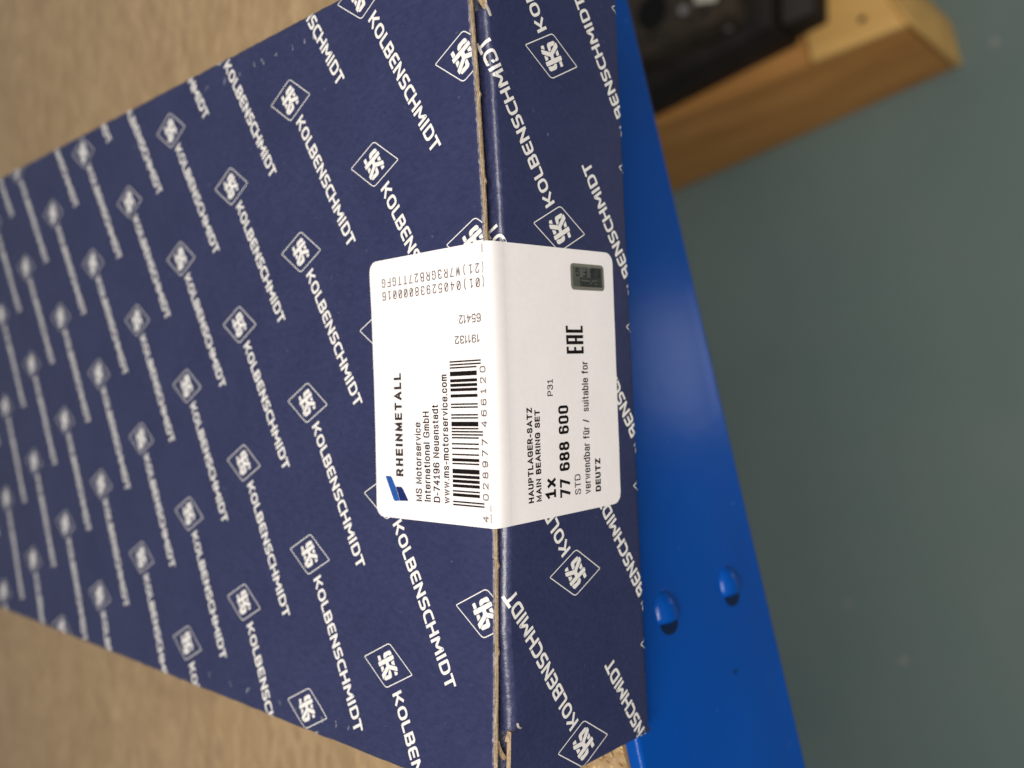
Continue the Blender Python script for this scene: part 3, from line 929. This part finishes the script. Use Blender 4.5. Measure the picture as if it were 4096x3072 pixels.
def text_layers(txt, width, cap, wt, gap=0.17):
    ng = len(txt) - 1
    ink = sum(GL[c][0] for c in txt); fixed = len(txt) * wt
    # width = sx*ink + fixed + gap*k*ng ; the gap scales with sx
    sx = (width - fixed) / (ink + gap * ng)
    if sx < 0.2: sx = 0.2
    x = 0.0; layers = [[], [], [], []]
    for c in txt:
        for k, st_ in enumerate(glyph_strokes(c, x, sx, cap, wt)): layers[min(k, 3)] += st_
        x += GL[c][0] * sx + wt + gap * sx
    return layers
def tx(name, txt, u, v, width, cap, wt, slope=0.0, mt=None, up=False, gap=.17):
    if up: f = lambda x, y: (u - y, v + x)               # reads upwards, tops to -u
    else: f = lambda x, y: (u + x, v + y + slope * x)
    ly = [[[f(*q) for q in p] for p in l] for l in text_layers(txt, width, cap, wt, gap)]
    return lay("printed_" + name, ly, lab_map, None, mt or M_black, sticker, LH)
tx("company_name", "RHEINMETALL", -41.5, 30.42, 24.3, 2.65, 0.58, mt=M_grey, gap=.3)
tx("address_line", "MS Motorservice", -47.0, 23.85, 18.2, 2.15, 0.30)
tx("address_line", "International GmbH", -46.9, 20.82, 20.6, 2.15, 0.30)
tx("address_line", "D-74196 Neuenstadt", -46.9, 17.62, 22.1, 2.15, 0.30)
tx("web_address", "www.ms-motorservice.com", -46.95, 14.42, 28.9, 2.1, 0.30)
# company mark: two slanted blocks
def q_poly(name, pts, mt, h=LH): return lay(name, [tess(pts)], lab_map, None, mt, sticker, h)
q_poly("logo_upper_block", [(-41.65, 37.1), (-41.6, 35.2), (-41.9, 34.75), (-44.1, 33.35), (-47.3, 31.9), (-47.45, 33.6), (-47.2, 34.15)], M_lblue)
q_poly("logo_lower_block", [(-44.05, 33.25), (-44.0, 31.3), (-44.35, 30.75), (-47.15, 28.7), (-47.3, 31.8)], M_dblue)

# bar code 4 028977 466120
LC = ["0001101", "0011001", "0010011", "0111101", "0100011", "0110001", "0101111", "0111011", "0110111", "0001011"]
def ean(code):
    par = ["LLLLLL", "LLGLGG", "LLGGLG", "LLGGGL", "LGLLGG", "LGGLLG", "LGGGLL", "LGLGLG", "LGLGGL", "LGGLGL"][int(code[0])]
    s = "101"
    for d, pp in zip(code[1:7], par):
        b = LC[int(d)]
        s += b if pp == 'L' else ''.join('1' if c == '0' else '0' for c in b)[::-1]
    s += "01010"
    for d in code[7:]: s += ''.join('1' if c == '0' else '0' for c in LC[int(d)])
    return s + "101"
bits = ean("4028977466120")
U0, U1 = -47.2, -15.15; mod = (U1 - U0) / 95.0
i = 0; bars = []
while i < 95:
    if bits[i] == '1':
        j2 = i
        while j2 < 95 and bits[j2] == '1': j2 += 1
        guard = i < 3 or i >= 92 or 45 <= i < 50
        v0 = 3.35 if guard else 4.7
        a, b = U0 + i * mod, U0 + j2 * mod
        cuts = [v0] + [v for v in (4.0, 4.6, 5.5, 9) if v > v0 + .05] + [13.3]
        for p, q in zip(cuts, cuts[1:]): bars.append([(a, p), (b, p), (b, q), (a, q)])
        i = j2
    else: i += 1
lay("printed_bar_code", [bars], lab_map, None, M_black, sticker, LH)
dg = [[], [], [], []]
def digit(ch, uc, v, cap, w):
    ly = text_layers(ch, w, cap, 0.22)
    for k, l in enumerate(ly): dg[k] += [[(uc - w / 2 + x, v + y) for x, y in p] for p in l]
for k_, ch in enumerate("028977"): digit(ch, U0 + mod * (6.8 + 7 * k_), 2.05, 1.7, 1.35)
for k_, ch in enumerate("466120"): digit(ch, U0 + mod * (53.5 + 7 * k_), 2.05, 1.7, 1.35 if ch != '1' else 1.0)
digit("4", -49.6, 2.15, 1.7, 1.3)
lay("printed_code_digits", dg, lab_map, None, M_brown, sticker, LH)
lay("printed_tick", [[[(-50.3, .85), (-48.3, .85), (-48.3, 1.1), (-50.3, 1.1)], [(-48.0, .85), (-46.5, .85), (-46.5, 1.1), (-48.0, 1.1)],
                      [(9.6, 1.0), (7.7, 1.05), (7.7, 1.3), (9.6, 1.25)]]], lab_map, None, M_brown, sticker, LH)
# serial lines reading upwards, one glyph per cell
def mono(txt, base_u, v0, pitch, cap, name):
    pol = [[], [], [], [], []]
    for k_, ch in enumerate(txt):
        w = {'(': .5, ')': .5, '1': .95, 'W': 1.3}.get(ch, 1.2)
        vc = v0 + pitch * (k_ + 0.5)
        for k2, l in enumerate(text_layers(ch, w, cap, 0.21)):
            pol[k2] += [[(base_u - y, vc - w / 2 + x) for x, y in p] for p in l]
        if ch == '0': pol[4] += strip([(base_u - cap * .2, vc - w * .28), (base_u - cap * .8, vc + w * .28)], 0.22)
    lay(name, pol, lab_map, None, M_brown, sticker, LH)
mono("(21)W7R3GRB27TTGFG", 5.55, 0.3, 2.01, 2.05, "printed_serial_line")
mono("(01)04052938000016", 2.45, 0.3, 2.01, 2.05, "printed_serial_line")
tx("batch_number", "654|2", -5.2, 2.9, 6.8, 1.85, 0.22, up=True, mt=M_brown)
tx("batch_number", "|9||32", -9.7, 3.5, 7.8, 1.75, 0.22, up=True, mt=M_brown)
# front half
sl_ = -0.032
tx("product_name", "HAUPTLAGER-SATZ", -47.4, -11.3, 21.1, 1.75, 0.35, sl_)
tx("product_name", "MAIN BEARING SET", -47.4, -13.85, 20.5, 1.7, 0.35, sl_)
tx("quantity", "1x", -47.2, -18.8, 4.5, 3.5, 0.68, sl_ * .5)
tx("price_code", "P31", -24.0, -19.3, 3.8, 1.85, 0.24, sl_)
tx("part_number", "77 688 600", -47.5, -23.85, 21.1, 3.6, 0.64, sl_)
tx("size_mark", "STD", -47.45, -27.65, 4.7, 2.05, 0.25, sl_ * .5)
tx("suited_engine", "verwendbar f\u00fcr /  suitable for", -47.7, -31.35, 31.3, 2.35, 0.29, sl_)
tx("maker_name", "DEUTZ", -47.65, -35.25, 7.9, 2.0, 0.44, sl_)
# conformity mark made of bars
def rects(name, rs, mt, h=LH):
    return lay(name, [[[(a, c), (b, c), (b, d), (a, d)] for a, c, b, d in rs]], lab_map, None, mt, sticker, h)
b0, b1 = -31.1, -24.9; tk = .75
rects("printed_conformity_mark", [
    (-14.5, b0, -13.75, b1), (-13.75, b0, -12.85, b0 + tk), (-13.75, b1 - tk, -12.85, b1), (-13.75, -28.35, -12.95, -27.6),
    (-12.3, b0, -11.55, b1), (-11.55, b1 - tk, -10.9, b1), (-10.9, b0, -10.15, b1), (-11.55, -28.8, -10.9, -28.05),
    (-9.6, b0, -8.85, b1), (-8.85, b0, -7.95, b0 + tk), (-8.85, b1 - tk, -7.95, b1)], M_black)
# foil seal: rim, inner field, dark field, four upward-reading letters
def rrect(u0, u1, v0, v1, r): return round_poly([(u0, v0), (u1, v0), (u1, v1), (u0, v1)], r, True, 5)
seal = lay("foil_seal", [tess(rrect(0.55, 6.8, -40.15, -27.55, 1.2))], lab_map, None, M_holo1, sticker, 0.075)
lay("seal_field", [tess(rrect(1.35, 6.05, -39.4, -28.4, .3))], lab_map, None, M_holo2, sticker, 0.10)
lay("seal_dark_field", [tess([(1.4, -39.35), (6.0, -39.35), (6.0, -35.3), (3.6, -35.0), (3.6, -30.9), (1.4, -30.9)])], lab_map, None, M_holo3, sticker, 0.12)
sg = [[], [], [], []]
for k_, ch in enumerate("TGFG"):
    vc = -38.3 + 2.75 * k_
    for k2, l in enumerate(text_layers(ch, 1.4, 2.0, 0.32)):
        sg[k2] += [[(5.75 - y, vc - .7 + x) for x, y in p] for p in l]
lay("seal_letters", sg, lab_map, None, simple("seal_black", (0.005, 0.005, 0.005), 0.3), sticker, 0.14)
sg = strip([(2.9, -31.2), (2.75, -34.6)], .18) + strip([(1.9, -34.4), (2.5, -35.2), (2.9, -35.6), (2.9, -37.6)], .18) + strip([(1.6, -39.0), (5.6, -39.0)], .14) + strip([(2.0, -36.6), (2.15, -37.0)], .3)
lay("seal_etched_lines", [sg], lab_map, None, simple("seal_pale_line", (0.11, 0.115, 0.10), 0.35), sticker, 0.16)

# ------------------------------------------------------------------ pallet on the floor
pal = empty("timber_pallet", "brown timber pallet end, its lit part coloured yellow, lying on the grey floor", "pallet")
def hexa(name, b, t, mt, parent):
    V = b + t; F = [(3, 2, 1, 0), (4, 5, 6, 7), (0, 1, 5, 4), (1, 2, 6, 5), (2, 3, 7, 6), (3, 0, 4, 7)]
    return bevel_obj(obj(name, V, F, mt, parent), 4, 3)
zf = -899.6; zp = -775
# side line from near corner to far, directions
def lerp(a, b, t): return tuple(a[i] + (b[i] - a[i]) * t for i in range(3))
B0 = (283, 190, zf); B1 = (214, 541, zf); T0 = (298.6, 192, zp); T1 = (288.5, 287.6, zp); T2 = (262.0, 545.0, zp)
f = 0.272
Bm = lerp(B0, B1, f)
# runner (brown): whole side, split under the end block by a joint
hexa("runner_board", [B0, (415, 230, zf), (356, 640, zf), lerp(B0, B1, 1.25)],
     [(T0[0] - 1.2, T0[1] + 1, zp - 5.4), (415, 230, zp - 5.4), (345, 650, zp - 5.4), (lerp(T1, T2, 1.3)[0] - 3, lerp(T1, T2, 1.3)[1], zp - 5.4)], M_runner, pal)
hexa("deck_board", [(T1[0] - 1.6, T1[1] + 3, zp - 5), (400, 310, zp - 5), (345, 650, zp - 5), (lerp(T1, T2, 1.3)[0] - 2, lerp(T1, T2, 1.3)[1], zp - 5)],
     [(T1[0] - 0.5, T1[1] + 3, zp), (400, 310, zp), (345, 650, zp), (lerp(T1, T2, 1.3)[0], lerp(T1, T2, 1.3)[1], zp)], M_runner, pal)
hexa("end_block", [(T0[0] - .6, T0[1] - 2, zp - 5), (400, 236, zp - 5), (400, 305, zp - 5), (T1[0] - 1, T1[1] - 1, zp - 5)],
     [(T0[0], T0[1], zp + 4), (360, 226, zp + 4), (400, 305, zp + 4), (T1[0] - 0.5, T1[1] - 1, zp + 4)], M_lit_timber, pal)
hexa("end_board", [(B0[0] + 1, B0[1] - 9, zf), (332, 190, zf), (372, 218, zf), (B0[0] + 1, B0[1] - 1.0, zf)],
     [(T0[0] + 1, T0[1] - 6, zp + 3), (325, 201, zp + 3), (350, 218, zp + 3), (T0[0] + 1, T0[1] - 2, zp + 3)], M_lit_timber, pal)
# nail holes
for (x, y, r) in ((316, 232, 3.2),):
    V = [(x + r * math.cos(a), y + r * 1.3 * math.sin(a), zp + 4.3) for a in lin(0, 2 * math.pi, 12)[:-1]]
    obj("nail_hole", V, [tuple(range(12))], M_hole, pal)

# ------------------------------------------------------------------ cast iron machine part on the pallet
eng = empty("engine_casting", "dark oily cast iron engine part standing on the timber pallet", "engine part")
hexa("casting_body", [(311, 300, zp + .6), (420, 300, zp + .6), (380, 640, zp + .6), (250, 620, zp + .6)],
     [(318, 305, -722), (420, 305, -722), (380, 640, -722), (262, 620, -722)], M_iron, eng)
hexa("casting_foot", [(322, 266, zp + 4.6), (420, 262, zp + 4.6), (420, 299, zp + 4.6), (316, 299, zp + 4.6)],
     [(330, 270, -748), (420, 266, -748), (420, 299, -735), (321, 299, -735)], M_iron, eng)
hexa("casting_flange", [(330, 330, -721.5), (430, 330, -721.5), (400, 640, -721.5), (300, 560, -721.5)],
     [(336, 335, -700), (430, 335, -700), (400, 640, -700), (308, 556, -700)], M_iron2, eng)
def disc(name, x, y, z, r, mt, hgt=6, n=28):
    V = [(x + r * math.cos(a), y + r * math.sin(a), z) for a in lin(0, 2 * math.pi, n)[:-1]]
    V += [(x + r * .94 * math.cos(a), y + r * .94 * math.sin(a), z + hgt) for a in lin(0, 2 * math.pi, n)[:-1]]
    F = [tuple(range(n, 2 * n))] + [(i, (i + 1) % n, n + (i + 1) % n, n + i) for i in range(n)]
    return obj(name, V, F, mt, eng, smooth=False)
disc("cylinder_bore", 364.5, 428.6, -699.5, 20, M_hole, 0.6)
disc("bolt_head", 353.0, 387.0, -699.5, 5, M_steel)
disc("bolt_head", 340.4, 433.0, -699.5, 4.5, M_iron2)
disc("bolt_head", 331, 405.0, -721.0, 3.5, M_iron2, 5)
disc("bolt_head", 333, 350, -721.5, 6.0, M_steel, 5)
t_ = hexa("paper_tag", [(352, 350, -699.4), (372, 346, -699.4), (376, 372, -699.4), (357, 376, -699.4)],
     [(352, 350, -698), (372, 346, -698), (376, 372, -698), (357, 376, -698)], M_tag, eng)

rnd = random.Random(11)
for k in range(7):
    x = 322 + rnd.uniform(0, 8) + k * 1.5; y = 560 - k * 38; w_ = rnd.uniform(7, 14)
    hexa("casting_rib", [(x - 6, y - w_ / 2, -774), (x + 30, y - w_ / 2, -774), (x + 30, y + w_ / 2, -774), (x - 6, y + w_ / 2, -774)],
         [(x + 2, y - w_ / 2 + 2, -724), (x + 30, y - w_ / 2 + 2, -724), (x + 30, y + w_ / 2 - 2, -724), (x + 2, y + w_ / 2 - 2, -724)], M_iron, eng)
disc("bore_collar", 364.5, 428.6, -701.5, 28, M_iron2, 2.4)
disc("threaded_hole", 345, 365, -699.6, 4, M_hole, 0.4)
disc("threaded_hole", 352, 410, -699.6, 3.5, M_hole, 0.4)
hexa("pipe_stub", [(372, 300, -722), (400, 300, -722), (400, 330, -722), (372, 330, -722)], [(376, 303, -690), (396, 303, -690), (396, 327, -690), (376, 327, -690)], M_iron2, eng)
